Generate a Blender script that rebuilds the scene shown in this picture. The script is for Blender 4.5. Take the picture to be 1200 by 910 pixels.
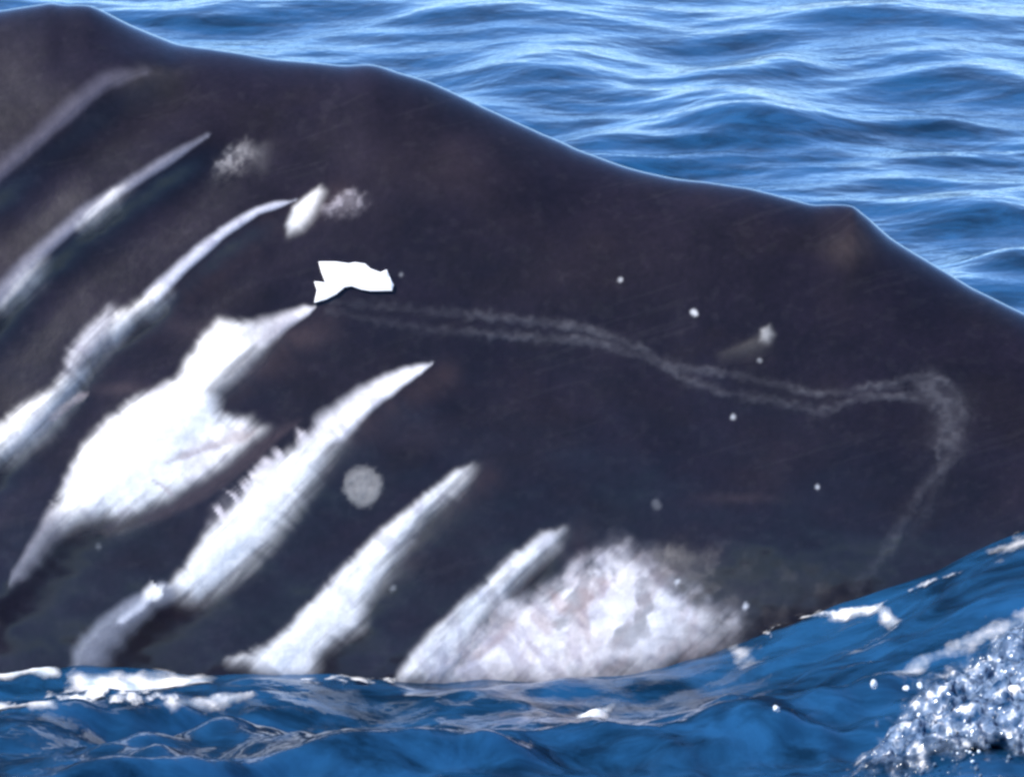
import bpy, math, random
import numpy as np
from mathutils import Vector

for o in list(bpy.data.objects):
    bpy.data.objects.remove(o)
rng = np.random.default_rng(11)
random.seed(11)
R = math.radians
scene = bpy.context.scene
COL = scene.collection

# ------------------------------------------------------------------ camera
ALPHA = R(9.0)                       # the boat deck looks nine degrees down
DIST = 30.0
MPP = 0.002                          # metres per photograph pixel at the whale
TGT = Vector((0.0, 0.12, 0.66))
cam_d = bpy.data.cameras.new('camera')
cam = bpy.data.objects.new('camera', cam_d)
COL.objects.link(cam)
CAM = TGT - DIST * Vector((0, math.cos(ALPHA), -math.sin(ALPHA)))
cam.location = CAM
cam.rotation_euler = (math.pi / 2 - ALPHA, 0, 0)
cam_d.sensor_width = 36.0
cam_d.lens = 36.0 * DIST / (1200 * MPP)
cam_d.clip_start = 0.5
cam_d.clip_end = 30000
scene.camera = cam

# ------------------------------------------------------------------ sky, sun
SUN_EL, SUN_AZ = R(47), R(243)       # azimuth clockwise from +y: to the left, a little behind the camera
world = bpy.data.worlds.new('World')
scene.world = world
world.use_nodes = True
nt = world.node_tree
sky = nt.nodes.new('ShaderNodeTexSky')
sky.sky_type = 'NISHITA'
sky.sun_disc = False
sky.sun_elevation = SUN_EL
sky.sun_rotation = SUN_AZ
sky.altitude = 0
sky.air_density = 0.6
sky.dust_density = 0.0
sky.ozone_density = 7.0
bg = nt.nodes['Background']
bg.inputs['Strength'].default_value = 0.15
nt.links.new(sky.outputs[0], bg.inputs['Color'])

sun_d = bpy.data.lights.new('sun', 'SUN')
sun_d.energy = 4.7
sun_d.angle = R(0.53)
sun_d.color = (1.0, 0.95, 0.88)
sun = bpy.data.objects.new('sun', sun_d)
COL.objects.link(sun)
sdir = Vector((math.sin(SUN_AZ) * math.cos(SUN_EL), math.cos(SUN_AZ) * math.cos(SUN_EL), math.sin(SUN_EL)))
sun.rotation_euler = sdir.to_track_quat('Z', 'Y').to_euler()
sun.location = sdir * 50

vs = scene.view_settings
vs.view_transform = 'Standard'
vs.look = 'None'
vs.exposure = 1.05
vs.gamma = 1.0
vs.use_curve_mapping = False
scene.render.engine = 'CYCLES'
scene.cycles.filter_width = 2.9      # a soft long-lens picture
scene.cycles.max_bounces = 8

# ------------------------------------------------------------------ helpers
def smooth(a, b, x):
    t = np.clip((x - a) / (b - a), 0, 1)
    return t * t * (3 - 2 * t)

_tables = {}
def vnoise(x, y, seed=0):
    """smooth 2-D value noise, 0..1"""
    if seed not in _tables:
        _tables[seed] = np.random.default_rng(1000 + seed).random((256, 256))
    T = _tables[seed]
    xi = np.floor(x).astype(np.int64); yi = np.floor(y).astype(np.int64)
    fx = x - xi; fy = y - yi
    fx = fx * fx * fx * (fx * (fx * 6 - 15) + 10); fy = fy * fy * fy * (fy * (fy * 6 - 15) + 10)
    x0 = xi & 255; x1 = (xi + 1) & 255; y0 = yi & 255; y1 = (yi + 1) & 255
    return (T[y0, x0] * (1 - fx) + T[y0, x1] * fx) * (1 - fy) + (T[y1, x0] * (1 - fx) + T[y1, x1] * fx) * fy

def fbm(x, y, seed=0, octaves=4, gain=0.5):
    s = 0; a = 1; n = 0
    for k in range(octaves):
        s = s + a * vnoise(x * 2 ** k + 17.3 * k, y * 2 ** k - 9.1 * k, seed + k)
        n += a; a *= gain
    return s / n                      # 0..1

def seg_dist(px, py, pts):
    """distance to a polyline and the fraction along it"""
    pts = np.asarray(pts, float)
    L = np.hypot(*(pts[1:] - pts[:-1]).T); cum = np.concatenate([[0], np.cumsum(L)])
    best = np.full(px.shape, 1e9); frac = np.zeros(px.shape); side = np.zeros(px.shape)
    for i in range(len(pts) - 1):
        ax, ay = pts[i]; bx, by = pts[i + 1]
        dx, dy = bx - ax, by - ay
        t = np.clip(((px - ax) * dx + (py - ay) * dy) / (dx * dx + dy * dy), 0, 1)
        ex = px - ax - t * dx; ey = py - ay - t * dy
        d = np.hypot(ex, ey)
        m = d < best
        best = np.where(m, d, best)
        frac = np.where(m, (cum[i] + t * L[i]) / cum[-1], frac)
        side = np.where(m, np.sign(dx * ey - dy * ex), side)
    return best, frac, side

def poly_sdf(px, py, pts):
    """signed distance to a polygon, positive inside"""
    pts = np.asarray(pts, float)
    n = len(pts)
    best = np.full(px.shape, 1e9); inside = np.zeros(px.shape, bool)
    for i in range(n):
        ax, ay = pts[i]; bx, by = pts[(i + 1) % n]
        dx, dy = bx - ax, by - ay
        t = np.clip(((px - ax) * dx + (py - ay) * dy) / (dx * dx + dy * dy + 1e-9), 0, 1)
        best = np.minimum(best, np.hypot(px - ax - t * dx, py - ay - t * dy))
        if ay != by:
            c = (ay > py) != (by > py)
            inside ^= c & (px < dx * (py - ay) / dy + ax)
    return np.where(inside, best, -best)

def mesh_np(name, co, quads, smooth_shade=True):
    me = bpy.data.meshes.new(name)
    co = np.ascontiguousarray(co, np.float32); quads = np.ascontiguousarray(quads, np.int32)
    k = quads.shape[1]
    me.vertices.add(len(co)); me.vertices.foreach_set('co', co.ravel())
    me.loops.add(quads.size); me.loops.foreach_set('vertex_index', quads.ravel())
    me.polygons.add(len(quads))
    me.polygons.foreach_set('loop_start', np.arange(len(quads), dtype=np.int32) * k)
    me.polygons.foreach_set('loop_total', np.full(len(quads), k, np.int32))
    me.update(calc_edges=True)
    if smooth_shade:
        me.polygons.foreach_set('use_smooth', np.ones(len(quads), bool))
    me.validate()
    return me

def grid_quads(nr, nc, wrap=False):
    i, j = np.meshgrid(np.arange(nr - 1), np.arange(nc if wrap else nc - 1), indexing='ij')
    j2 = (j + 1) % nc
    return np.stack([i * nc + j, i * nc + j2, (i + 1) * nc + j2, (i + 1) * nc + j], -1).reshape(-1, 4)

def set_color(me, name, rgb):
    a = me.color_attributes.new(name, 'FLOAT_COLOR', 'POINT')
    c = np.ones((len(rgb), 4), np.float32); c[:, :3] = rgb
    a.data.foreach_set('color', c.ravel())

def add_obj(name, me, mat, parent=None, **props):
    o = bpy.data.objects.new(name, me)
    COL.objects.link(o)
    if mat is not None and me is not None:
        me.materials.append(mat)
    o.parent = parent
    for k, v in props.items():
        o[k] = v
    return o

def new_mat(name):
    m = bpy.data.materials.new(name); m.use_nodes = True
    return m, m.node_tree, m.node_tree.nodes['Principled BSDF']

def ray_px(px, py):
    """direction of sight through a photograph pixel, used to find where a thing stands"""
    right = Vector((1, 0, 0)); up = Vector((0, math.sin(ALPHA), math.cos(ALPHA)))
    fwd = Vector((0, math.cos(ALPHA), -math.sin(ALPHA)))
    return (fwd * DIST + right * (px - 600) * MPP + up * (455 - py) * MPP).normalized()

# ------------------------------------------------------------------ materials
def skin_material():
    m, t, b = new_mat('whale_skin')
    att = t.nodes.new('ShaderNodeAttribute'); att.attribute_name = 'pigment'
    tc = t.nodes.new('ShaderNodeTexCoord')
    n1 = t.nodes.new('ShaderNodeTexNoise'); n1.inputs['Scale'].default_value = 45; n1.inputs['Detail'].default_value = 6
    n1.inputs['Roughness'].default_value = 0.65
    t.links.new(tc.outputs['Object'], n1.inputs['Vector'])
    mr = t.nodes.new('ShaderNodeMapRange')
    mr.inputs[1].default_value = 0.25; mr.inputs[2].default_value = 0.75
    mr.inputs[3].default_value = 0.84; mr.inputs[4].default_value = 1.16
    t.links.new(n1.outputs['Fac'], mr.inputs[0])
    mx = t.nodes.new('ShaderNodeVectorMath'); mx.operation = 'SCALE'
    t.links.new(att.outputs['Color'], mx.inputs[0]); t.links.new(mr.outputs[0], mx.inputs['Scale'])
    t.links.new(mx.outputs[0], b.inputs['Base Color'])
    n2 = t.nodes.new('ShaderNodeTexNoise'); n2.inputs['Scale'].default_value = 22; n2.inputs['Detail'].default_value = 3
    t.links.new(tc.outputs['Object'], n2.inputs['Vector'])
    r2 = t.nodes.new('ShaderNodeMapRange'); r2.inputs[3].default_value = 0.45; r2.inputs[4].default_value = 0.62
    t.links.new(n2.outputs['Fac'], r2.inputs[0]); t.links.new(r2.outputs[0], b.inputs['Roughness'])
    n3 = t.nodes.new('ShaderNodeTexNoise'); n3.inputs['Scale'].default_value = 70; n3.inputs['Detail'].default_value = 4
    t.links.new(tc.outputs['Object'], n3.inputs['Vector'])
    bp = t.nodes.new('ShaderNodeBump'); bp.inputs['Strength'].default_value = 0.16; bp.inputs['Distance'].default_value = 0.005
    t.links.new(n3.outputs['Fac'], bp.inputs['Height']); t.links.new(bp.outputs[0], b.inputs['Normal'])
    b.inputs['IOR'].default_value = 1.2
    b.inputs['Coat Weight'].default_value = 1.0          # film of sea water
    b.inputs['Coat IOR'].default_value = 1.36
    b.inputs['Coat Roughness'].default_value = 0.14
    return m

def water_material():
    m, t, b = new_mat('sea_water')
    b.inputs['Roughness'].default_value = 0.10
    b.inputs['IOR'].default_value = 1.333
    tc = t.nodes.new('ShaderNodeTexCoord')
    mv = t.nodes.new('ShaderNodeMapping'); mv.inputs['Rotation'].default_value = (0, 0, R(-24)); mv.inputs['Scale'].default_value = (2.0, 3.2, 1.0)
    t.links.new(tc.outputs['Object'], mv.inputs['Vector'])
    nv = t.nodes.new('ShaderNodeTexNoise'); nv.inputs['Scale'].default_value = 1.9; nv.inputs['Detail'].default_value = 5
    nv.inputs['Roughness'].default_value = 0.6; nv.inputs['Distortion'].default_value = 0.8
    t.links.new(mv.outputs[0], nv.inputs['Vector'])
    cv = t.nodes.new('ShaderNodeValToRGB')
    cv.color_ramp.elements[0].position = 0.38; cv.color_ramp.elements[1].position = 0.62
    cv.color_ramp.elements[0].color = (0.0015, 0.013, 0.034, 1); cv.color_ramp.elements[1].color = (0.008, 0.050, 0.128, 1)
    t.links.new(nv.outputs['Fac'], cv.inputs[0]); t.links.new(cv.outputs[0], b.inputs['Base Color'])
    mp = t.nodes.new('ShaderNodeMapping'); mp.inputs['Scale'].default_value = (5.0, 6.5, 6.0)
    t.links.new(tc.outputs['Object'], mp.inputs['Vector'])
    n = t.nodes.new('ShaderNodeTexNoise'); n.inputs['Scale'].default_value = 1.0; n.inputs['Detail'].default_value = 4
    n.inputs['Roughness'].default_value = 0.5; n.inputs['Distortion'].default_value = 0.6
    t.links.new(mp.outputs[0], n.inputs['Vector'])
    bp = t.nodes.new('ShaderNodeBump'); bp.inputs['Strength'].default_value = 0.5; bp.inputs['Distance'].default_value = 0.007
    t.links.new(n.outputs['Fac'], bp.inputs['Height'])
    nf2 = t.nodes.new('ShaderNodeTexNoise'); nf2.inputs['Scale'].default_value = 13; nf2.inputs['Detail'].default_value = 3
    t.links.new(tc.outputs['Object'], nf2.inputs['Vector'])
    bp2 = t.nodes.new('ShaderNodeBump'); bp2.inputs['Strength'].default_value = 0.5; bp2.inputs['Distance'].default_value = 0.010
    t.links.new(nf2.outputs['Fac'], bp2.inputs['Height']); t.links.new(bp.outputs[0], bp2.inputs['Normal'])
    t.links.new(bp2.outputs[0], b.inputs['Normal'])
    return m

def foam_material(name, col, rough, trans):
    m, t, b = new_mat(name)
    tc = t.nodes.new('ShaderNodeTexCoord')
    n = t.nodes.new('ShaderNodeTexNoise'); n.inputs['Scale'].default_value = 60; n.inputs['Detail'].default_value = 3
    t.links.new(tc.outputs['Object'], n.inputs['Vector'])
    cr = t.nodes.new('ShaderNodeValToRGB')
    cr.color_ramp.elements[0].position = 0.3; cr.color_ramp.elements[1].position = 0.7
    cr.color_ramp.elements[0].color = (col[0] * .6, col[1] * .68, col[2] * .75, 1)
    cr.color_ramp.elements[1].color = (*col, 1)
    t.links.new(n.outputs['Fac'], cr.inputs[0]); t.links.new(cr.outputs[0], b.inputs['Base Color'])
    b.inputs['Roughness'].default_value = rough
    b.inputs['IOR'].default_value = 1.333
    b.inputs['Transmission Weight'].default_value = trans
    return m

M_SKIN = skin_material()
M_WATER = water_material()
M_FOAM = foam_material('white_foam', (0.80, 0.84, 0.88), 0.35, 0.0)
M_SPLASH = foam_material('aerated_water', (0.22, 0.29, 0.38), 0.08, 0.5)
def raft_material(name, lo, hi, holes):
    m, t, b = new_mat(name)
    att = t.nodes.new('ShaderNodeAttribute'); att.attribute_name = 'cover'
    tc = t.nodes.new('ShaderNodeTexCoord')
    mp = t.nodes.new('ShaderNodeMapping'); mp.inputs['Scale'].default_value = (1, 0.5, 1)
    t.links.new(tc.outputs['Object'], mp.inputs['Vector'])
    n = t.nodes.new('ShaderNodeTexNoise'); n.inputs['Scale'].default_value = 22; n.inputs['Detail'].default_value = 5
    t.links.new(mp.outputs[0], n.inputs['Vector'])
    cr = t.nodes.new('ShaderNodeValToRGB')
    cr.color_ramp.elements[0].position = 0.35; cr.color_ramp.elements[1].position = 0.62
    cr.color_ramp.elements[0].color = (*lo, 1); cr.color_ramp.elements[1].color = (*hi, 1)
    t.links.new(n.outputs['Fac'], cr.inputs[0]); t.links.new(cr.outputs[0], b.inputs['Base Color'])
    ad = t.nodes.new('ShaderNodeMath'); ad.operation = 'MULTIPLY_ADD'
    t.links.new(n.outputs['Fac'], ad.inputs[0]); ad.inputs[1].default_value = holes
    sub = t.nodes.new('ShaderNodeMath'); sub.operation = 'MULTIPLY_ADD'
    t.links.new(att.outputs['Fac'], sub.inputs[0]); sub.inputs[1].default_value = 1.4; sub.inputs[2].default_value = -(0.5 if holes < 3 else 0.72) * holes - 0.15
    t.links.new(sub.outputs[0], ad.inputs[2])
    ad.use_clamp = True
    t.links.new(ad.outputs[0], b.inputs['Alpha'])
    b.inputs['Roughness'].default_value = 0.25; b.inputs['IOR'].default_value = 1.333
    return m
M_RAFT = raft_material('foam_raft', (0.40, 0.48, 0.58), (0.80, 0.80, 0.83), 0.9)
M_LACE = raft_material('lace_foam', (0.30, 0.38, 0.50), (0.78, 0.79, 0.82), 5.0)
M_FROTH = raft_material('aerated_froth', (0.008, 0.035, 0.09), (0.17, 0.21, 0.30), 1.3)
_t = M_FROTH.node_tree
_r = [n for n in _t.nodes if n.type == 'VALTORGB'][0].color_ramp
_e = _r.elements.new(0.56); _e.color = (0.13, 0.18, 0.27, 1)
_r.elements[2].position = 0.69; _r.elements[2].color = (0.80, 0.80, 0.82, 1)  # white stop paints the bright glints into the froth colour
_n = [n for n in _t.nodes if n.type == 'TEX_NOISE'][0]; _n.inputs['Scale'].default_value = 27
_v = _t.nodes.new('ShaderNodeTexVoronoi'); _v.feature = 'SMOOTH_F1'; _v.inputs['Scale'].default_value = 42; _v.inputs['Smoothness'].default_value = 0.35
_t.links.new([n for n in _t.nodes if n.type == 'TEX_COORD'][0].outputs['Object'], _v.inputs['Vector'])
_b = _t.nodes.new('ShaderNodeBump'); _b.invert = True; _b.inputs['Strength'].default_value = 0.9; _b.inputs['Distance'].default_value = 0.02
_t.links.new(_v.outputs['Distance'], _b.inputs['Height'])
_p = _t.nodes['Principled BSDF']; _t.links.new(_b.outputs[0], _p.inputs['Normal']); _p.inputs['Roughness'].default_value = 0.12
M_DROP = foam_material('water_drop', (0.85, 0.9, 0.95), 0.05, 0.35)

# ------------------------------------------------------------------ water surface
_NW = 46
_w = []
for i in range(_NW):
    lam = 0.24 * (1.7 / 0.24) ** (i / (_NW - 1)) * rng.uniform(0.9, 1.1)
    ang = rng.normal(R(-92), R(36))
    amp = 0.0031 * lam ** 1.05 * rng.uniform(0.6, 1.3)
    _w.append((2 * math.pi / lam, ang, amp, rng.uniform(0, 6.28)))

_chop = []
for i in range(18):
    lam = 0.12 * (0.7 / 0.12) ** (i / 17)
    _chop.append((2 * math.pi / lam, rng.normal(R(-118), R(34)), 0.0082 * lam * rng.uniform(0.6, 1.3), rng.uniform(0, 6.28)))

# crests read off the photograph: pixel centre, half length, half height (px), rise (m), tilt
CRESTS = [(590, 28, 175, 22, .10, 6), (640, 95, 110, 22, .10, 4), (1010, 30, 210, 18, .09, -2), (1110, 92, 130, 20, .10, -4),
          (870, 150, 110, 24, .11, -4), (920, 85, 50, 12, .05, -10), (1160, 265, 90, 14, .06, -3), (1195, 325, 70, 14, .08, -3),
          (340, 18, 120, 10, .05, 0), (1020, 215, 120, 10, .03, -2), (700, 165, 60, 12, .04, 10), (860, 98, 70, 8, .04, 4)]

def px_to_plane(px, py, z=0.0):
    d = ray_px(px, py); t = (z - CAM.z) / d.z
    return CAM + d * t

_cr = []
for (cx, cy, hl, hh, rise, tilt) in CRESTS:
    c = px_to_plane(cx, cy); e = px_to_plane(cx + hl, cy); f = px_to_plane(cx, cy + hh)
    _cr.append((c.x, c.y, abs(e.x - c.x), abs(f.y - c.y), rise, tilt))

def wave_height(x, y):
    # gentle domain warp so that no crest is a straight line
    wx = x + 0.25 * (fbm(x * 0.7, y * 0.35, 50, 2) - 0.5)
    wy = y + 0.7 * (fbm(x * 0.55 + 40, y * 0.4, 53, 3) - 0.5)
    h = np.zeros(np.shape(x))
    for k, a, amp, ph in _w:
        s = np.sin(k * (wx * math.cos(a) + wy * math.sin(a)) + ph)
        h = h + amp * (np.exp(0.9 * s) - 1.2)          # peaked crests, flat troughs
    # patchiness
    h = h * (0.55 + 0.9 * fbm(x * 0.4 + 7, y * 0.22, 60, 2))
    r = np.hypot(x, y - 5)
    return h * (1 - 0.0 * r)

def water_z(x, y):
    x = np.asarray(x, float); y = np.asarray(y, float)
    h = wave_height(x, y)
    # quieter in the lee of the whale's flank
    calm = 0.6 * np.exp(-((y + 0.2) / 0.9) ** 2) * smooth(3.5, 1.5, np.abs(x))
    h = h * (1 - 0.45 * calm)
    h = h - 0.032 * np.exp(-((y + 0.3) / 1.2) ** 2) * smooth(3.5, 1.5, np.abs(x))
    for cx, cy, hl, hh, rise, tilt in _cr:
        yy = y - cy - math.tan(R(tilt)) * (x - cx) * 2.2
        yy = yy - 0.25 * (vnoise(x * 2.3, y * 0.3 + cx, 70) - 0.5)
        u = yy / (hh * 1.0)
        h = h + 0.8 * rise * np.exp(-((x - cx) / hl) ** 2) * np.where(u < 0, np.exp(-(u / 1.0) ** 2), np.exp(-(u / 1.8) ** 2))
    # swell heaped up against the tail stock, leaning away to the left
    g = smooth(0.2, 1.5, x) * smooth(5.5, 1.8, x)
    h = h + g * 0.36 * np.exp(-((y - 0.35 + 0.10 * x) / np.where(y < 0.3, 0.75, 1.3)) ** 2)
    # diagonal ripples running up the heap and across the near water
    rr = np.exp(-((y + 0.9) / 1.3) ** 2) * smooth(4.5, 2.2, np.abs(x))
    t = y - 0.55 * x + 0.35 * (fbm(x * 1.6, y * 1.1, 75, 2) - 0.5)
    h = h + rr * (0.020 * np.exp(np.sin(t * 6.3 + 1.0)) + 0.013 * np.exp(np.sin(t * 12.7 + 2.2 + x)) + 0.005 * np.exp(np.sin(t * 27 + 4 * x)) - 0.035) * (0.4 + 1.1 * fbm(x * 1.3 + 9, y * 1.3, 77, 2))
    # short chop thrown off the flank
    cc = np.exp(-((y + 0.9) / 1.1) ** 2) * smooth(4.5, 2.2, np.abs(x))
    h = h + cc * 0.085 * (fbm(x * 2.3 - 0.8 * y + 3, y * 1.9 + 0.6 * x, 101, 3, 0.45) - 0.5) * smooth(0.15, -0.5, y)
    for k, a, amp, ph in _chop:
        h = h + cc * amp * (np.exp(0.9 * np.sin(k * ((x + 0.12 * fbm(x * 2, y * 2, 150, 2)) * math.cos(a) + (y + 0.3 * fbm(x * 1.5 + 5, y * 1.5, 152, 2)) * math.sin(a)) + ph)) - 1.2)
    h = h + cc * 0.050 * (fbm(x * 6.5 - 3.0 * y, y * 6.5 + 1.2 * x, 105, 3, 0.6) - 0.5)
    # crest of the breaking splash at the lower right
    q = smooth(0.75, 1.2, x) * smooth(4.0, 2.0, x)
    h = h + q * 0.12 * np.exp(-((y + 1.15 + 0.0 * x) / 0.38) ** 2)
    return h

def axis(lo, hi, step, far, growth=1.22):
    core = np.arange(lo, hi + step / 2, step)
    out = []; s = step; p = hi
    while p < far:
        s *= growth; p += s; out.append(p)
    neg = []; s = step; p = lo
    while p > -far:
        s *= growth; p -= s; neg.append(p)
    return np.concatenate([neg[::-1], core, out])

XS = axis(-3.2, 3.2, 0.017, 9000)
YS = axis(-4.5, 15.0, 0.022, 9000)
gx, gy = np.meshgrid(XS, YS)
gz = water_z(gx, gy)
fade = smooth(400, 60, np.hypot(gx, gy))
gz = gz * fade
sea = add_obj('sea', mesh_np('sea', np.stack([gx, gy, gz], -1).reshape(-1, 3), grid_quads(len(YS), len(XS))), M_WATER,
              label='choppy deep blue sea around the whale', kind='structure')

def water_hit(px, py):
    d = ray_px(px, py)
    t0 = (0.6 - CAM.z) / d.z; t1 = (-0.3 - CAM.z) / d.z
    ts = np.linspace(t0, t1, 600)
    X = CAM.x + d.x * ts; Y = CAM.y + d.y * ts; Z = CAM.z + d.z * ts
    k = np.argmax(Z <= water_z(X, Y))
    return X[k], Y[k], Z[k]

# ------------------------------------------------------------------ whale body
SIL = np.array([(-160, 20), (-80, 17), (-40, 15), (0, 13), (20, 12), (50, 10), (60, 11.5), (68, 13), (80, 13), (95, 14), (110, 19), (150, 34), (200, 50), (260, 60),
                (320, 71), (400, 81), (425, 82), (440, 85), (465, 94), (500, 105), (550, 123), (620, 149), (680, 172), (740, 190), (800, 206), (883, 221),
                (960, 240), (985, 242), (1007, 245), (1027, 258), (1053, 277), (1087, 298), (1150, 333), (1200, 358), (1280, 396), (1400, 450)], float)
def v_of_py(py): return (455 - py) * MPP
xs_dense = np.arange(-1.36, 1.3601, 0.0034)
xs_left = -1.36 - np.cumsum(np.linspace(0.01, 0.22, 45))
xs_right = 1.36 + np.cumsum(np.linspace(0.01, 0.16, 30))
BX = np.concatenate([xs_left[::-1], xs_dense, xs_right])
pxs = BX / MPP + 600
sil_v = v_of_py(np.interp(pxs, SIL[:, 0], SIL[:, 1]))
# beyond the frame the back sinks to the sea at both ends
sil_v = sil_v - 0.9 * smooth(-2.3, -6.3, BX) * 1.6
sil_v = np.where(BX > 1.6, sil_v - (BX - 1.6) * 0.55, sil_v)
# smooth base profile plus a local bump that lives near the ridge only
xu = np.arange(-6.6, 4.2, 0.004)
su = np.interp(xu, BX, sil_v)
def gsm(a, sig):
    k = np.arange(-int(3 * sig), int(3 * sig) + 1); w = np.exp(-(k / sig) ** 2 / 2); w /= w.sum()
    return np.convolve(np.pad(a, len(k) // 2, mode='edge'), w, mode='valid')
sig_fine = gsm(su, 2.0)
base_u = gsm(su, 34)
base_v = np.interp(BX, xu, base_u)
bump_v = np.interp(BX, xu, sig_fine) - base_v

W = 0.46 + 0.27 * smooth(1.5, -1.4, BX) + 0.35 * smooth(-1.2, -3.5, BX) - 0.16 * smooth(1.4, 3.0, BX)
Y0 = 0.74 + 0.0 * BX
ZC = -0.30 - 0.25 * smooth(1.5, 3.5, BX) - 0.5 * smooth(-2.5, -6, BX)
PEXP = 1.06
ca, sa = math.cos(ALPHA), math.sin(ALPHA)
th_test = np.linspace(-0.6, 0.9, 500)
def section(th, zt, w, zc, y0):
    s = np.sin(th)
    return y0 - w * np.sign(s) * np.abs(s) ** PEXP, zc + (zt - zc) * np.cos(th)
# solve the ridge height from the wanted outline height
target_v = base_v
ZT = target_v + TGT.z
for it in range(12):
    y, z = section(th_test[None, :], ZT[:, None], W[:, None], ZC[:, None], Y0[:, None])
    v = ((z - TGT.z) * ca + (y - TGT.y) * sa)
    # perspective: farther is a little smaller
    depth = DIST + (y - TGT.y) * ca - (z - TGT.z) * sa
    v = (v * DIST / depth).max(1)
    ZT = ZT + (target_v - v)
ZT = np.maximum(ZT, ZC + 0.12)

def theta_samples():
    # even spacing along the section, dense on the near flank
    t_near = np.linspace(R(-18), R(104), 520)
    t_rest = np.linspace(R(104), R(342), 70)[1:-1]
    return np.concatenate([t_near, t_rest])
TH = theta_samples()
nth, nx = len(TH), len(BX)
by, bz = section(TH[:, None], ZT[None, :], W[None, :], ZC[None, :], Y0[None, :])
bx = np.broadcast_to(BX[None, :], by.shape).copy()
near = ((TH > R(-25)) & (TH < R(130)))[:, None] & np.ones((1, nx), bool)
# flank chart: along the body, and height on the flank, in photograph-pixel units of 2 mm
CU = bx / MPP + 600
CV = 455 - ((bz - TGT.z) * ca + (by - TGT.y) * sa) / MPP
# normals of the base form
P = np.stack([bx, by, bz], -1)
def grid_normals(P):
    du = np.gradient(P, axis=1); dv = np.gradient(P, axis=0)
    n = np.cross(dv, du); n /= np.linalg.norm(n, axis=-1, keepdims=True) + 1e-12
    return n
N = grid_normals(P)
mid = N[200, nx // 2]
if mid[1] > 0: N = -N
disp = np.zeros(bx.shape)
# ridge knuckles
ridge_w = np.exp(-(np.abs(TH)[:, None] / 0.34) ** 2) * np.ones((1, nx))
ridge_w[TH > 1.4] = 0
P[..., 2] += 1.45 * bump_v[None, :] * ridge_w
# soft muscle relief
disp += 0.035 * (fbm(CU / 260 + 3, CV / 200, 5, 3) - 0.5) * near
disp += 0.004 * (fbm(CU / 55 + 3, CV / 45, 8, 3) - 0.5) * near

# ---- propeller slashes: each a raised lip, gentle above and steep below
LIPS = [  # polyline, rise (m), half width above, half width below (px)
    ([(-60, 250), (0, 208), (60, 152), (120, 104), (190, 74), (240, 62)], .038, 40, 26),
    ([(-60, 405), (0, 350), (40, 305), (100, 252), (140, 226), (200, 186), (250, 153), (300, 138)], .040, 38, 24),
    ([(-60, 570), (0, 520), (45, 478), (85, 430), (118, 388), (180, 350), (215, 314), (260, 276), (300, 250), (350, 231), (380, 214)], .030, 36, 22),
    ([(-10, 705), (40, 640), (75, 600), (130, 560), (200, 500), (260, 440), (310, 395), (365, 362)], .013, 44, 28),
    ([(70, 800), (110, 745), (160, 706), (200, 690), (260, 640), (320, 570), (370, 520), (420, 478), (470, 448), (508, 424)], .012, 42, 28),
    ([(290, 800), (340, 748), (390, 690), (440, 640), (490, 595), (552, 546)], .011, 40, 28),
    ([(440, 830), (500, 755), (560, 692), (610, 650), (660, 618)], .009, 38, 26),
]
def chaikin(pts, n=3):
    p = np.asarray(pts, float)
    for _ in range(n):
        q = np.empty((2 * len(p), 2)); q[0] = p[0]; q[-1] = p[-1]
        q[1:-1:2] = 0.75 * p[:-1] + 0.25 * p[1:]; q[2:-1:2] = 0.25 * p[:-1] + 0.75 * p[1:]
        p = q
    return p
for pts, rise, wa, wb in LIPS:
    d, f, s = seg_dist(CU, CV, chaikin(pts, 2))
    e0 = np.asarray(pts[-1], float)
    env = smooth(-10, 110, (e0[0] - CU) * 0.75 + (CV - e0[1]) * 0.66) * (0.75 + 0.5 * vnoise((CU * 0.72 - CV * 0.69) / 70, CU * 0 + wa, 21)) * smooth(3.0 * wa, 1.5 * wa, d)
    up_side = s < 0           # polylines run up to the right; negative side lies above
    prof = np.where(up_side, np.exp(-(d / wa) ** 2), np.exp(-(d / wb) ** 2))
    groove = -0.45 * np.exp(-((d - wb * 2.0) / (wb * 1.3)) ** 2) * (~up_side)
    disp += 0.55 * rise * env * (prof + groove) * near * smooth(-0.12, 0.10, TH[:, None] - 0.05)
# wrinkles in the scar tissue
rot = R(-44)
RU = CU * math.cos(rot) + CV * math.sin(rot)      # along ... up to the right
RA = CU * math.cos(-R(44)) + CV * math.sin(-R(44))
AL = CU * 0.72 - CV * 0.69                        # distance along the slashes
AC = CU * 0.69 + CV * 0.72                        # distance across them
streak = fbm(AL / 12, AC / 60, 30, 2)              # short strokes across the slash
speck = fbm(CU / 7, CV / 7, 34, 3)
lengthy = fbm(AL / 60, AC / 7, 165, 3)
hairpatch = 0.75 * smooth(0.42, 0.68, fbm(CU / 45, CV / 45, 160, 2))
_wob = 26 * fbm(CU / 50, CV / 50, 120, 2)
hair = fbm((AL + _wob) / 6.5, AC / 75, 121, 2)    # hair-fine strokes across the slash
hair2 = fbm((AL - _wob) / 9, AC / 80, 125, 2)
coarse = fbm(AL / 30, AC / 34, 35, 3)
coarse2 = fbm(CU / 26, CV / 22, 36, 2)
cloud = fbm(CU / 60, CV / 45, 38, 4)

# ---- pigment
base = np.array([0.0076, 0.0052, 0.0098])
brown = np.array([0.011, 0.0072, 0.009])
col = base[None, None, :] * (0.35 + 0.8 * cloud[..., None] + 0.5 * fbm(CU / 5, CV / 4, 190, 3)[..., None])
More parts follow.
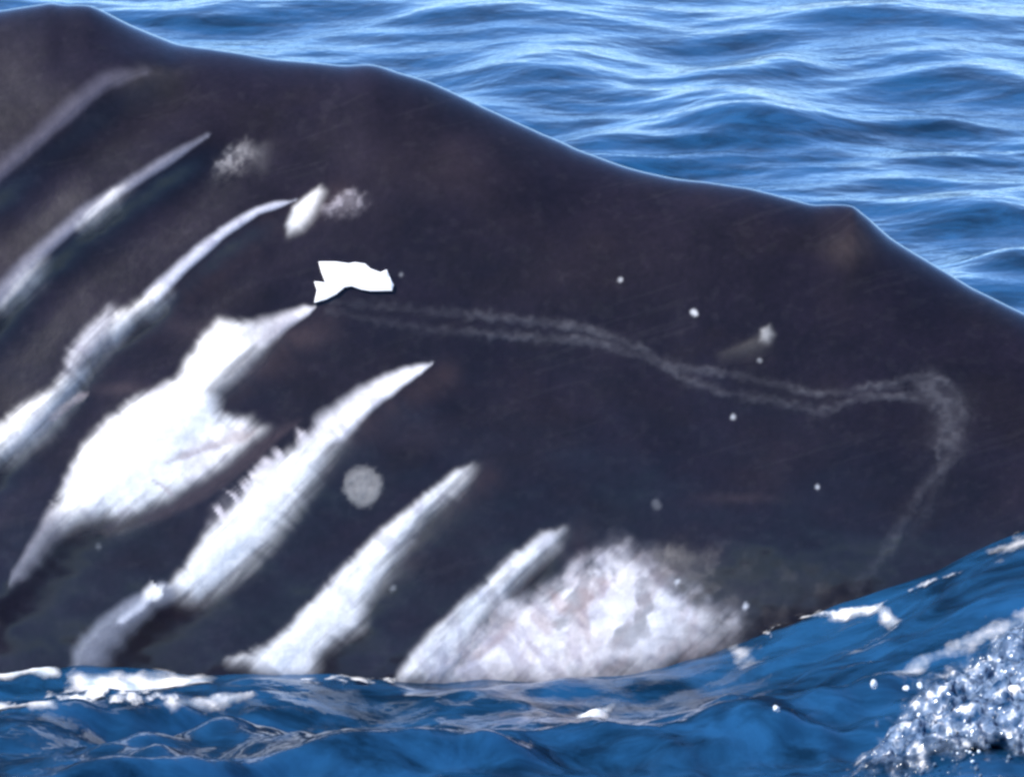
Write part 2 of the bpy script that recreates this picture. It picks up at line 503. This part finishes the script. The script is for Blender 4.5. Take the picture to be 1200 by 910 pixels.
# old rake marks: faint pale scratches in loose sheaves
scr = smooth(0.70, 0.80, fbm((CU * 0.3 + CV) / 5.5 + 1.2 * cloud, CU / 130, 195, 2)) * smooth(0.48, 0.62, fbm(CU / 110, CV / 60, 198, 2))
col = col + 0.0028 * scr[..., None]
col = col + (brown - base) * (0.35 * smooth(0.52, 0.75, fbm(CU / 90 + 5, CV / 70, 44, 3)))[..., None]
grey_speck = smooth(0.60, 0.78, fbm(CU / 14, CV / 10, 47, 3))
col = col + 0.003 * grey_speck[..., None]
def blend(mask, rgb):
    global col
    col = col * (1 - mask[..., None]) + np.asarray(rgb) * mask[..., None]

WHITE = (0.90, 0.87, 0.84)
GREY = (0.30, 0.29, 0.31)
SCARS = []           # (name, mask, label)
nearmask = near.astype(float)
def scar_poly(pts, soft, ragged, rgb, opacity=1.0, use_streak=True, grow=0.0, hairy=0.2):
    sd = poly_sdf(CU, CV, pts) + grow
    # the lower right edge of a scar is crisp, the upper left one fades out softly
    sd2 = poly_sdf(CU + 4.0, CV + 4.0, pts) + grow
    lowside = smooth(-4.0, 4.0, sd2 - sd)
    sf = soft * (1.4 + 2.3 * (1 - lowside)) + 2.0
    sd = sd + 0.16 * sf
    sd = sd + ragged * 0.9 * (coarse - 0.5) + (hairy * (0.5 + 1.6 * hairpatch) * 18 * (hair - 0.5) if use_streak else ragged * 0.6 * (speck - 0.5))
    m = smooth(-sf, sf, sd) * nearmask
    if use_streak:                       # faint grain running the length of the scar
        m = m * (1 - 0.24 * smooth(0.45, 0.75, lengthy) * smooth(34, 2, sd))
    m = m * opacity
    blend(m ** 2.2, rgb)              # thin scar tissue lets the dark skin through
    return m
def scar_line(pts, w0, w1, rgb, opacity=1.0, soft=0.6, ragged=4):
    d, f, s = seg_dist(CU, CV, pts)
    w = w0 + (w1 - w0) * f
    up = s < 0
    d2 = np.where(up, d * 0.55, d * 1.15)             # fades out on the upper side
    endf = smooth(1.0, 0.86, f) * 0.75 + 0.25
    m = smooth(w * (1 + soft), w * (1 - soft) * 0.6, d2 + ragged * (0.5 * streak + 0.5 * coarse - 0.5) + w * (1 - endf)) * opacity * nearmask
    blend(m, rgb)
    return m

# reddish-brown band along the lower side of the slashes
for pts, off in ((LIPS[3][0][2:], 0), (LIPS[4][0][3:], 0), (LIPS[5][0], 0), (LIPS[6][0], 0), (LIPS[2][0][3:], 0)):
    q = [(a + 16, b + 14) for a, b in pts]
    d, f, s = seg_dist(CU, CV, q)
    blend(0.55 * np.exp(-(d / 17) ** 2) * (0.4 + 0.9 * streak) * nearmask, (0.040, 0.024, 0.024))

# slash A, faint: sky reflection on its upper side painted blue-grey
mA = scar_line([(-40, 240), (0, 206), (60, 152), (120, 104), (165, 88)], 6.5, 6, (0.11, 0.105, 0.14), 0.45, 0.95, 4)
mA2 = scar_poly([(130, 100), (165, 80), (205, 80), (190, 100), (150, 112)], 14, 6, (0.12, 0.105, 0.095), 0.6, False)
SCARS.append((np.maximum(mA, mA2), 'faint grey-blue slash nearest the highest part of the back'))
# slash B: pale band paints the sky reflection along the lip
mB = scar_line([(-40, 388), (0, 350), (40, 305), (100, 252), (140, 226), (200, 188), (240, 160)], 6.5, 3.5, (0.22, 0.22, 0.27), 0.65, 0.95, 2.5)
mB = np.maximum(mB, scar_poly([(2, 358), (14, 338), (32, 318), (46, 306), (40, 324), (22, 344)], 7, 7, WHITE, 0.9))
mB = np.maximum(mB, scar_poly([(92, 262), (108, 244), (128, 229), (138, 224), (130, 238), (112, 254)], 6, 6, WHITE, 0.95))
SCARS.append((mB, 'narrow grey slash with two small white cores'))
# slash C
mC = scar_line([(180, 350), (215, 314), (260, 276), (300, 250), (345, 234)], 6, 2.4, (0.50, 0.50, 0.56), 0.85, 0.7, 2)
mC = np.maximum(mC, scar_poly([(-30, 545), (-10, 505), (25, 475), (60, 455), (78, 440), (92, 438), (80, 465), (62, 490), (40, 515), (15, 530)], 7, 9, WHITE))
mC = np.maximum(mC, scar_poly([(75, 440), (80, 410), (100, 385), (125, 362), (138, 378), (128, 400), (100, 428), (85, 445)], 7, 8, (0.62, 0.60, 0.63), 0.85))
mC = np.maximum(mC, scar_poly([(128, 385), (135, 370), (165, 352), (180, 340), (190, 342), (180, 360), (155, 375), (135, 395)], 6, 6, WHITE))
mC = np.maximum(mC, scar_line([(62, 490), (85, 472), (102, 462)], 4, 3, (0.45, 0.36, 0.33), 0.7, 0.7, 4))
SCARS.append((mC, 'long white slash thinning to a line toward the back'))
# slash D, the largest
mD = scar_poly([(58, 605), (75, 560), (100, 520), (125, 492), (150, 472), (205, 445), (222, 415), (238, 390), (255, 374), (300, 382),
                (318, 385), (300, 412), (272, 440), (250, 458), (258, 484), (290, 492), (303, 505), (286, 524), (262, 545), (232, 566), (195, 584), (165, 598),
                (140, 612), (122, 600), (100, 606), (75, 616)], 6, 9, WHITE)
mD = np.maximum(mD, scar_line([(305, 398), (335, 378), (368, 360)], 11, 3, (0.70, 0.66, 0.66), 0.9, 0.6, 3))
mD = np.maximum(mD, scar_line([(62, 605), (40, 640), (12, 682)], 10, 5, (0.28, 0.27, 0.30), 0.6, 0.8, 5))
scar_line([(195, 542), (230, 530), (270, 516), (296, 508)], 3, 7, (0.34, 0.26, 0.24), 0.65, 0.8, 7)
scar_line([(178, 563), (190, 570), (202, 582)], 1.5, 2.5, (0.4, 0.33, 0.33), 0.7, 0.7, 1)
scar_line([(108, 600), (116, 590), (122, 582)], 1.5, 1.5, (0.45, 0.42, 0.45), 0.6, 0.7, 1)
SCARS.append((mD, 'largest white slash, a broad bright patch with a notch in its lower edge'))
# slash E
mE = scar_poly([(198, 688), (222, 655), (238, 630), (258, 610), (285, 580), (300, 555), (330, 535), (352, 515), (380, 498), (402, 486), (412, 490), (388, 525),
                (365, 565), (338, 605), (312, 640), (288, 665), (255, 690), (232, 702), (212, 698)], 6, 5, WHITE)
mE = np.maximum(mE, scar_poly([(245, 618), (244, 596), (268, 577), (292, 556), (320, 532), (350, 510), (385, 492), (380, 510), (330, 548), (290, 590), (258, 622)], 6, 12, (0.62, 0.57, 0.59), 0.95 * (0.35 + 0.65 * smooth(0.3, 0.62, fbm((AL + _wob) / 8, AC / 60, 33, 2))), hairy=0.5))
mE = np.maximum(mE, scar_line([(395, 505), (430, 472), (470, 446), (506, 426)], 13, 4, (0.82, 0.79, 0.80), 0.95, 0.55, 5))
mE = np.maximum(mE, scar_line([(190, 690), (165, 702), (130, 728), (105, 752), (88, 782)], 8, 15, (0.30, 0.31, 0.36), 0.62, 0.7, 8))
mE = np.maximum(mE, scar_line([(180, 698), (188, 691)], 7, 7, WHITE, 1, 0.5, 3))
mE = np.maximum(mE, scar_line([(142, 728), (165, 712), (178, 700)], 3, 4, (0.6, 0.6, 0.65), 0.7, 0.7, 3))
scar_line([(128, 622), (180, 606), (240, 578), (285, 545), (322, 512), (350, 494)], 8, 6, (0.040, 0.027, 0.030), 0.9, 0.7, 5)
SCARS.append((mE, 'white slash with hatched upper edge in the middle of the row'))
# slash F
mF = scar_poly([(268, 772), (300, 762), (340, 732), (378, 690), (410, 660), (432, 632), (458, 612), (500, 578), (535, 552), (552, 548), (540, 568),
                (500, 602), (470, 640), (452, 675), (430, 705), (420, 735), (388, 752), (372, 770), (364, 792), (330, 797), (300, 784)], 5, 8, WHITE)
mF = np.maximum(mF, scar_poly([(440, 690), (470, 650), (500, 610), (530, 580), (520, 610), (480, 660), (450, 700)], 10, 16, (0.34, 0.28, 0.26), 0.45))
SCARS.append((mF, 'white slash reaching the water beside the grey round spot'))
# slash G
mG = scar_poly([(462, 800), (480, 765), (510, 735), (550, 697), (600, 652), (635, 628), (658, 622), (652, 640), (612, 678), (582, 706), (560, 735), (540, 770), (530, 800)], 5, 8, WHITE)
SCARS.append((mG, 'straight white slash nearest the ragged white patch'))
# patch H
mH = scar_poly([(525, 800), (550, 765), (575, 735), (600, 712), (640, 692), (680, 665), (715, 648), (750, 655), (775, 680), (800, 700), (838, 715), (855, 728),
                (830, 745), (790, 760), (760, 790), (700, 802)], 14, 46, (0.86, 0.82, 0.82), 1 - 0.34 * smooth(0.48, 0.68, fbm(CU / 30 + 1.5 * cloud, CV / 26 + CU / 60, 171, 4)) * smooth(785, 725, CV + 40 * (coarse2 - 0.5)), hairy=0.35)
mH = np.maximum(mH, scar_poly([(500, 800), (540, 750), (580, 712), (640, 690), (660, 720), (600, 790)], 14, 20, (0.66, 0.60, 0.60), 0.7 - 0.3 * smooth(0.5, 0.68, hair2), hairy=0.5))
blend(mH * 0.4 * smooth(0.5, 0.75, fbm(CU / 26, CV / 30 + CU / 50, 111, 4)), (0.36, 0.26, 0.25))
blend(mH * 0.28 * smooth(735, 650, CV + 60 * (cloud - 0.5)), (0.36, 0.33, 0.36))
blend(mH * 0.30 * smooth(0.45, 0.7, fbm(CU / 20, CV / 14, 113, 3)), (0.40, 0.37, 0.38))
for q in ([(690, 745), (685, 715), (695, 690)], [(625, 725), (645, 745)], [(560, 770), (590, 745), (605, 725)], [(705, 700), (712, 680)], [(650, 705), (660, 720)]):
    scar_line(q, 4, 7, (0.36, 0.25, 0.23), 0.55, 0.9, 9)
mH2 = scar_poly([(750, 655), (790, 636), (850, 652), (920, 680), (975, 708), (920, 735), (850, 735), (800, 715)], 24, 30, (0.075, 0.062, 0.060), 0.55 + 0.45 * smooth(0.4, 0.65, fbm(CU / 22, CV / 15, 181, 3)), False)
mH2 = np.maximum(mH2, scar_poly([(768, 645), (800, 640), (822, 655), (806, 672), (780, 668)], 9, 16, (0.20, 0.18, 0.16), 0.8, False))
blend(0.5 * smooth(0.58, 0.7, speck) * poly_sdf(CU, CV, [(765, 640), (820, 640), (845, 665), (800, 690)]).clip(-6, 6) / 12 + 0 * speck, (0.5, 0.47, 0.44)) if False else None
SCARS.append((mH, 'ragged white patch with reddish streaks at the waterline'))

# pale spots
SPOTS = []
mS = scar_poly([(250, 185), (262, 172), (280, 166), (290, 178), (283, 190), (262, 197), (250, 195)], 6, 14, (0.34, 0.32, 0.32), 0.6 + 0.3 * smooth(0.3, 0.7, speck), False)
mS = np.maximum(mS, scar_poly([(292, 165), (306, 168), (305, 192), (294, 188)], 7, 8, (0.18, 0.17, 0.17), 0.7, False))
SPOTS.append((mS, 'mottled grey spot high on the flank'))
mS = scar_poly([(372, 219), (376, 224), (366, 248), (352, 266), (338, 271), (334, 262), (342, 243), (356, 230)], 3, 2, (0.84, 0.80, 0.76), 1, False)
blend(0.4 * smooth(9, 3, seg_dist(CU, CV, [(350, 256), (362, 238)])[0]) * nearmask, (0.5, 0.45, 0.42))
SPOTS.append((mS, 'white leaf-shaped scar at the end of a slash'))
mS = scar_poly([(388, 236), (396, 226), (411, 223), (423, 230), (425, 240), (416, 247), (398, 248), (386, 249), (379, 243)], 4, 8, (0.30, 0.27, 0.29), 0.6 + 0.3 * smooth(0.3, 0.7, speck), False)
SPOTS.append((mS, 'pinkish grey spot beside the leaf-shaped scar'))
d = np.hypot(CU - 425, CV - 570)
mS = smooth(27, 16, d + 9 * (speck - 0.5)) * (0.45 + 0.4 * speck) * nearmask
blend(mS, (0.30, 0.285, 0.27)); SPOTS.append((mS, 'round pale grey disc-like spot between two slashes'))
mS = scar_poly([(895, 386), (904, 381), (909, 391), (903, 401), (894, 398)], 2, 3, (0.36, 0.35, 0.34), 0.9, False)
mS = np.maximum(mS, scar_poly([(846, 414), (870, 404), (892, 394), (900, 404), (880, 414), (850, 418)], 6, 6, (0.11, 0.10, 0.09), 0.75, False))
SPOTS.append((mS, 'comet-shaped pale scar below the ridge knuckle'))
for (sx, sy, r, k) in ((728, 327, 4, .5), (816, 366, 5.5, .7), (861, 489, 4.5, .55), (960, 572, 4, .6), (770, 592, 8, .12), (893, 422, 4, .3), (470, 320, 4, .3),
                       (875, 712, 5, .8), (795, 682, 5, .7), (115, 640, 5, .15), (460, 690, 5, .3)):  # first dot of this line is a sparkle painted white
    d = np.hypot(CU - sx, CV - sy)
    blend(smooth(r * 1.15, r * 0.1, d + r * 0.9 * (speck - 0.5)) * nearmask * min(1, k + .1), np.array((0.8, 0.8, 0.82)) * (0.35 + 0.65 * k))
# beige tinge on the knuckle, mottled grey by the nearest edge
blend(0.30 * np.exp(-((CU - 1002) / 26) ** 2 - ((CV - 292) / 18) ** 2) * nearmask * (0.3 + streak), (0.10, 0.075, 0.065))
blend(0.1 * np.exp(-((CU - 5) / 30) ** 2 - ((CV - 80) / 50) ** 2) * nearmask * (0.4 + streak), (0.11, 0.10, 0.10))
for (sx, sy, rx, ry, k) in ((870, 585, 40, 6, .3), (300, 430, 40, 12, .35), (230, 385, 45, 14, .35), (330, 395, 50, 14, .4), (140, 455, 40, 8, .35), (510, 190, 90, 45, .18),
                            (700, 300, 90, 50, .10), (480, 510, 60, 20, .15)):
    blend(k * np.exp(-((CU - sx) / rx) ** 2 - ((CV - sy) / ry) ** 2) * nearmask * (0.3 + cloud), (0.060, 0.042, 0.045))

# rope-like double trail
TR1 = [(385, 352), (440, 357), (520, 365), (600, 371), (680, 382), (740, 402), (790, 430), (850, 438), (910, 450), (960, 462), (1000, 458), (1050, 448), (1090, 438), (1120, 446)]
TR2 = [(385, 362), (440, 376), (520, 386), (600, 392), (690, 398), (760, 418), (805, 445), (860, 462), (915, 470), (965, 484), (1010, 466), (1060, 462), (1100, 470), (1112, 500), (1104, 535)]
TR3 = [(1088, 440), (1122, 452), (1136, 485), (1126, 520), (1112, 545), (1078, 582), (1048, 635), (1005, 694)]
TR4 = [(1112, 545), (1095, 590), (1070, 625)]
trail = np.zeros(CU.shape)
sp2 = smooth(0.25, 0.8, fbm(CU / 9, CV / 7, 81, 2))
for pts, w, k in ((TR1, 5.5, .62), (TR2, 5.5, .62), (TR3, 8, .48), (TR4, 8, .22), ([(1095, 455), (1120, 475), (1116, 515)], 20, .62)):
    d, f, s = seg_dist(CU + 8 * (speck - 0.5) + 6 * (coarse - 0.5), CV + 8 * (fbm(CU / 8 + 50, CV / 8, 143, 2) - 0.5), pts)
    kk = k * (0.6 + 0.4 * smooth(0.0, 0.4, f)) if pts in (TR1, TR2) else k
    trail = np.maximum(trail, kk * np.exp(-(d / w) ** 2) * (0.5 + 0.5 * sp2))
trail *= nearmask * (0.6 + 0.7 * smooth(0.3, 0.7, fbm(CU / 38, CV / 38, 141, 2)))
blend(trail * 0.9, (0.072, 0.069, 0.078))

# relief of scar tissue
allm = np.zeros(CU.shape)
for m, _ in SCARS + SPOTS: allm = np.maximum(allm, m)
bigm = np.zeros(CU.shape)
for m, _ in SCARS[2:]: bigm = np.maximum(bigm, m)
lil = bigm * smooth(0.50, 0.70, fbm((AL + _wob) / 15, AC / 50, 131, 3))
col = col * (1 - (0.5 * lil * smooth(0.35, 0.6, cloud))[..., None] * (1 - np.array([0.50, 0.47, 0.56])))
disp += 0.0016 * allm * (fbm(CU / 22, CV / 22, 97, 2) - 0.4) + 0.0008 * trail
P2 = P + N * disp[..., None]

idx = grid_quads(nth, nx)
# close the ring (first and last theta rows)
j = np.arange(nx - 1)
ring = np.stack([(nth - 1) * nx + j, (nth - 1) * nx + j + 1, j + 1, j], -1)
quads = np.concatenate([idx, ring])
co = P2.reshape(-1, 3)
# end caps drawn to a point, under water
ends = []
for c, flip in ((0, False), (nx - 1, True)):
    ctr = P2[:, c].mean(0); ctr[0] += -0.3 if c == 0 else 0.3
    ci = len(co); co = np.vstack([co, ctr])
    k = np.arange(nth); a = k * nx + c; b = ((k + 1) % nth) * nx + c
    ends.append(np.stack([a, b, np.full(nth, ci), np.full(nth, ci)], -1))
rgb = np.vstack([col.reshape(-1, 3), np.tile(base, (2, 1))]).clip(0, 1)
# face direction: outward
n0 = np.cross(co[quads[0, 1]] - co[quads[0, 0]], co[quads[0, 3]] - co[quads[0, 0]])
k0 = 200 * (nx - 1) + nx // 2
n0 = np.cross(co[quads[k0, 1]] - co[quads[k0, 0]], co[quads[k0, 3]] - co[quads[k0, 0]])
if n0[1] > 0: quads = quads[:, ::-1]
whale = bpy.data.objects.new('whale', None)
COL.objects.link(whale)
whale.location = (0, 0.74, 0)
whale.empty_display_size = 0.3
whale['label'] = 'dark wet whale back with a row of diagonal white scars, rising from the sea'
whale['category'] = 'whale'
WOFF = np.array([0, 0.74, 0])
me = mesh_np('body', co - WOFF, quads)
set_color(me, 'pigment', rgb)
body = add_obj('body', me, M_SKIN, whale)
# caps as one fan each, joined into the body
import bmesh
bm = bmesh.new(); bm.from_mesh(me); bm.verts.ensure_lookup_table()
for e in ends:
    for q in e:
        try: bm.faces.new([bm.verts[int(i)] for i in q[:3]]).smooth = True
        except ValueError: pass
bm.to_mesh(me); bm.free()

def surface_part(name, mask, thr, lift, label):
    """a patch of scar tissue that lies on the body and follows its form"""
    big = mask.reshape(-1)
    fm = big[idx].max(1) > thr
    if not fm.any(): return
    q = idx[fm]
    # a scar is one connected piece: keep its largest patch
    used, inv = np.unique(q, return_inverse=True)
    qi = inv.reshape(q.shape)
    lab = np.arange(len(used))
    while True:
        mn = lab[qi].min(1); new = lab.copy()
        for c_ in range(4): np.minimum.at(new, qi[:, c_], mn)
        new = new[new]
        if (new == lab).all(): break
        lab = new
    fl = lab[qi[:, 0]]
    q = q[fl == np.bincount(fl).argmax()]
    used, inv = np.unique(q, return_inverse=True)
    q = inv.reshape(q.shape)
    n2 = grid_normals(P2); 
    if n2[200, nx // 2][1] > 0: n2 = -n2
    off = (0.0004 + lift * smooth(thr, 0.9, big[used]))[:, None] * n2.reshape(-1, 3)[used]
    c = P2.reshape(-1, 3)[used] + off - WOFF
    kk = len(q) // 2
    nn = np.cross(c[q[kk, 1]] - c[q[kk, 0]], c[q[kk, 3]] - c[q[kk, 0]])
    if nn[1] > 0: q = q[:, ::-1]
    m = mesh_np(name, c, q)
    set_color(m, 'pigment', rgb[:len(big)][used])
    add_obj(name, m, M_SKIN, whale, label=label)

for m, lab in SCARS: surface_part('scar', m, 0.18, 0.0012, lab)
for m, lab in SPOTS: surface_part('skin_spot', m, 0.2, 0.0012, lab)
surface_part('rope_mark', trail, 0.12, 0.0006, 'faint speckled double trail winding along the flank')

# ---- white flap of loose skin
FLAP = [(372, 305), (393, 306.5), (408, 308), (415, 306.5), (427, 308.7), (433, 315), (445, 318.7), (452.7, 315.5), (455, 322.7), (460, 333.3), (458.7, 338.7), (446.7, 340.7),
        (433, 341.3), (422.7, 339.3), (410.7, 334.7), (402.7, 337.3), (392, 344), (381.3, 350.7), (368, 354), (370, 338.7), (367.3, 330.7), (380, 330), (376, 318.7)]
def flank_point(u, v):
    k = np.argmin(np.where(near, (CU - u) ** 2 + (CV - v) ** 2, 1e12))
    return P2.reshape(-1, 3)[k], N.reshape(-1, 3)[k]
bm = bmesh.new()
top = []
for (u, v) in FLAP:
    p, n = flank_point(u, v)
    top.append(bm.verts.new(Vector(p + n * 0.006 - WOFF)))
f = bm.faces.new(top)
bmesh.ops.triangulate(bm, faces=[f])
bmesh.ops.subdivide_edges(bm, edges=bm.edges[:], cuts=2, use_grid_fill=True)
cen = sum((v.co for v in bm.verts), Vector()) / len(bm.verts)
_, nf = flank_point(413, 328); nf = Vector(nf)
for v in bm.verts:
    inner = 0 if v.is_boundary else 1
    v.co += nf * (0.002 * inner)
bmesh.ops.recalc_face_normals(bm, faces=bm.faces[:])
ext = bmesh.ops.extrude_face_region(bm, geom=bm.faces[:])
for g in ext['geom']:
    if isinstance(g, bmesh.types.BMVert): g.co -= nf * 0.005
bmesh.ops.recalc_face_normals(bm, faces=bm.faces[:])
fm_ = bpy.data.meshes.new('skin_flap'); bm.to_mesh(fm_); bm.free()
mflap, tfl, bfl = new_mat('white_skin_flap')
tc = tfl.nodes.new('ShaderNodeTexCoord'); nz = tfl.nodes.new('ShaderNodeTexNoise'); nz.inputs['Scale'].default_value = 40
tfl.links.new(tc.outputs['Object'], nz.inputs['Vector'])
cr = tfl.nodes.new('ShaderNodeValToRGB'); cr.color_ramp.elements[0].color = (.80, .78, .77, 1); cr.color_ramp.elements[1].color = (.9, .89, .88, 1)
tfl.links.new(nz.outputs['Fac'], cr.inputs[0]); tfl.links.new(cr.outputs[0], bfl.inputs['Base Color'])
bfl.inputs['Roughness'].default_value = 0.6
add_obj('skin_flap', fm_, mflap, whale, label='bright white fish-shaped flap of loose skin standing off the flank')

# ------------------------------------------------------------------ foam, splash and drops
def ico_template(sub):
    b = bmesh.new(); bmesh.ops.create_icosphere(b, subdivisions=sub, radius=1)
    v = np.array([x.co[:] for x in b.verts]); f = np.array([[q.index for q in p.verts] for p in b.faces]); b.free()
    return v, f
IV, IF = ico_template(2)
def blobs(name, pts, radii, mat, squash=(1, 1, 1), **props):
    vs_, fs_ = [], []
    for k, (p, r) in enumerate(zip(pts, radii)):
        sc = np.array(squash) * r * rng.uniform(0.75, 1.25, 3)
        a = rng.uniform(0, 6.28); ca_, sa_ = math.cos(a), math.sin(a)
        ph = rng.uniform(0, 6.28, 3)
        v = IV * (1 + 0.32 * np.sin(IV @ rng.normal(0, 2.4, (3, 1)) + ph[0]) * np.cos(IV @ rng.normal(0, 2.4, (3, 1)) + ph[1])) * sc
        v = np.stack([v[:, 0] * ca_ - v[:, 1] * sa_, v[:, 0] * sa_ + v[:, 1] * ca_, v[:, 2]], 1)
        vs_.append(v + np.array(p)); fs_.append(IF + k * len(IV))
    return add_obj(name, mesh_np(name, np.vstack(vs_), np.vstack(fs_)), mat, **props)

def foam_sheet(name, outline, thick, mat, step=0.008, soft=0.09, label='', rough=1.0, cat='foam'):
    """a raft of foam: outline on the water, domed and lumpy, thinning out to nothing at its rim"""
    W3 = np.array([water_hit(a, b) for a, b in outline])
    x0, y0 = W3[:, :2].min(0) - 0.05; x1, y1 = W3[:, :2].max(0) + 0.05
    ax_ = np.arange(x0, x1, step); ay_ = np.arange(y0, y1, step * 2)
    X, Y = np.meshgrid(ax_, ay_)
    sd = poly_sdf(X, Y * 0.35, W3[:, :2] * np.array([1, 0.35])) + 0.03 * (fbm(X * 12, Y * 7, 90, 3) - 0.5)
    cov = smooth(-0.01, soft * 0.5, sd)
    lump = fbm(X * 22, Y * 14, 93, 3)
    ridged = 1 - np.abs(2 * fbm(X * 30, Y * 20, 95, 3) - 1) * 2
    Z = water_z(X, Y) + 0.003 + thick * cov * (0.3 + 0.9 * lump + 0.5 * rough * ridged)
    q = grid_quads(len(ay_), len(ax_))
    q = q[(cov.reshape(-1)[q] > 0.01).any(1)]; used, inv = np.unique(q, return_inverse=True)
    c = np.stack([X, Y, Z], -1).reshape(-1, 3)[used]
    me = mesh_np(name, c, inv.reshape(q.shape))
    k = cov.reshape(-1)[used]
    set_color(me, 'cover', np.stack([k, k, k], 1))
    return add_obj(name, me, mat, label=label, category=cat, kind='stuff')

foam_sheet('wash_foam', [(-40, 788), (20, 784), (68, 786), (74, 796), (20, 800), (-40, 800)], 0.008, M_RAFT, soft=.06, rough=.4, label='thin white wash against the flank at the left edge')
foam_sheet('wash_foam', [(72, 790), (120, 782), (190, 784), (262, 793), (250, 804), (190, 808), (110, 808), (75, 803)], 0.008, M_RAFT, soft=.12, rough=.4, label='longer white wash foam below the largest slash')
foam_sheet('wash_foam', [(965, 730), (985, 714), (1015, 706), (1045, 716), (1056, 730), (1025, 722), (990, 730)], 0.014, M_RAFT, soft=.09, rough=.2, label='small glossy wavelet crest under the rope mark, its sky glint put in as white foam')  # white sheet paints the sky and sun reflection of a wavelet
foam_sheet('wash_foam', [(840, 765), (865, 750), (900, 756), (902, 776), (880, 788), (850, 782)], 0.005, M_RAFT, soft=.26, rough=.2, label='round foam puff floating below the ragged white patch')
foam_sheet('wash_foam', [(675, 842), (700, 832), (722, 826), (716, 838), (690, 848)], 0.012, M_RAFT, soft=.06, label='small pale foam fleck on the dark near wave')
foam_sheet('wash_foam', [(190, 826), (240, 818), (300, 812), (310, 818), (250, 830), (200, 834)], 0.008, M_RAFT, soft=.08, label='faint foam streak below the slash that reaches the water')
foam_sheet('wash_foam', [(-40, 830), (20, 828), (80, 832), (60, 842), (-40, 842)], 0.008, M_RAFT, soft=.08, label='faint foam streak in front of the left edge')

# right edge wash
def scatter(poly, n, rlo, rhi, zlo, zhi, power=2.0):
    pts, rad = [], []
    poly = np.array(poly, float); lo = poly.min(0); hi = poly.max(0)
    while len(pts) < n:
        a, b = rng.uniform(lo, hi)
        if poly_sdf(np.array([a]), np.array([b]), poly)[0] < 0: continue
        x, y, z = water_hit(a, b)
        r = rlo + (rhi - rlo) * rng.random() ** power
        pts.append((x, y, z + rng.uniform(zlo, zhi))); rad.append(r)
    return pts, rad
SPL = [(975, 925), (1020, 870), (1050, 825), (1085, 792), (1140, 762), (1190, 730), (1230, 705), (1310, 700), (1310, 925)]
foam_sheet('splash_crest', SPL, 0.05, M_FROTH, soft=.17, label='frothy blue-white splash crest breaking at the lower right corner', cat='splash')
p, r = scatter([(1015, 925), (1050, 875), (1085, 830), (1120, 800), (1160, 775), (1230, 750), (1300, 750), (1300, 925)], 260, 0.002, 0.006, -0.006, 0.025, 2.0)
blobs('splash_foam', p, r, M_SPLASH, label='small glassy bubbles riding on the splash crest', category='bubbles', kind='stuff')
foam_sheet('wash_foam', [(1010, 800), (1060, 772), (1130, 740), (1230, 700), (1230, 735), (1150, 765), (1100, 785), (1050, 808)], 0.006, M_RAFT, soft=.2, rough=.1, label='pale veil along the back of the splash crest, its sky reflection laid on as foam')  # thin pale sheet imitates a smooth band of reflected sky
p, r = [], []
for k in range(14):                                   # spray clots, made white for the glints on the splash
    a, b = rng.uniform((1030, 790), (1230, 910))
    if poly_sdf(np.array([a]), np.array([b]), SPL)[0] < 30: continue
    x, y, z = water_hit(a, b)
    for q in range(rng.integers(5, 16)):
        p.append((x + rng.normal(0, .018), y + rng.normal(0, .05), z + rng.uniform(.0, .055))); r.append(rng.uniform(.0015, .0052))
blobs('splash_glints', p, r, M_FOAM, label='white spray beads standing in for the bright glints over the splash', category='spray', kind='stuff')
foam_sheet('wash_foam', [(1140, 652), (1165, 632), (1190, 618), (1250, 606), (1260, 640), (1215, 662), (1175, 662)], 0.02, M_RAFT, soft=.30, rough=.8, label='white wash foam against the tail stock at the right edge')
foam_sheet('wash_foam', [(300, 806), (380, 797), (450, 788), (520, 790), (500, 797), (420, 803), (330, 814)], 0.006, M_LACE, soft=.05, rough=.6, label='lacy foam thread where two white slashes meet the water')
foam_sheet('wash_foam', [(-40, 812), (60, 806), (200, 810), (330, 806), (300, 826), (150, 836), (-40, 838)], 0.005, M_LACE, soft=.07, rough=.6, label='broad lacy foam film on the water below the left slashes')
foam_sheet('wash_foam', [(880, 742), (940, 722), (1040, 700), (1130, 655), (1150, 668), (1060, 716), (960, 742), (900, 756)], 0.006, M_LACE, soft=.06, rough=.6, label='lacy foam film along the waterline of the tail stock')
p, r = scatter([(765, 738), (800, 728), (858, 733), (850, 742), (800, 745)], 40, 0.003, 0.008, -0.002, 0.006)  # white beads imitate highlights on droplets lying on the skin
blobs('wash_foam', p, r, M_FOAM, label='fine white beads for the sparkle of water drops along the ragged white patch', category='foam', kind='stuff')

for (a, b, rr, lab) in ((910, 830, .008, 'lone bright droplet low over the dark wave, farthest left'), (1024, 801, .009, 'bright droplet just left of the splash crest'),
                        (1062, 806, .008, 'white droplet touching the splash crest'), (1078, 803, .009, 'white droplet at the splash crest, right of its twin'),
                        (1180, 800, .008, 'bright droplet above the splash by the right edge')):
    x, y, z = water_hit(a, b)
    d = ray_px(a, b)
    q = Vector((x, y, z)) - d * 0.35
    blobs('water_droplet', [q[:]], [rr], M_DROP, label=lab, category='droplet', group='droplets flung from the splash')
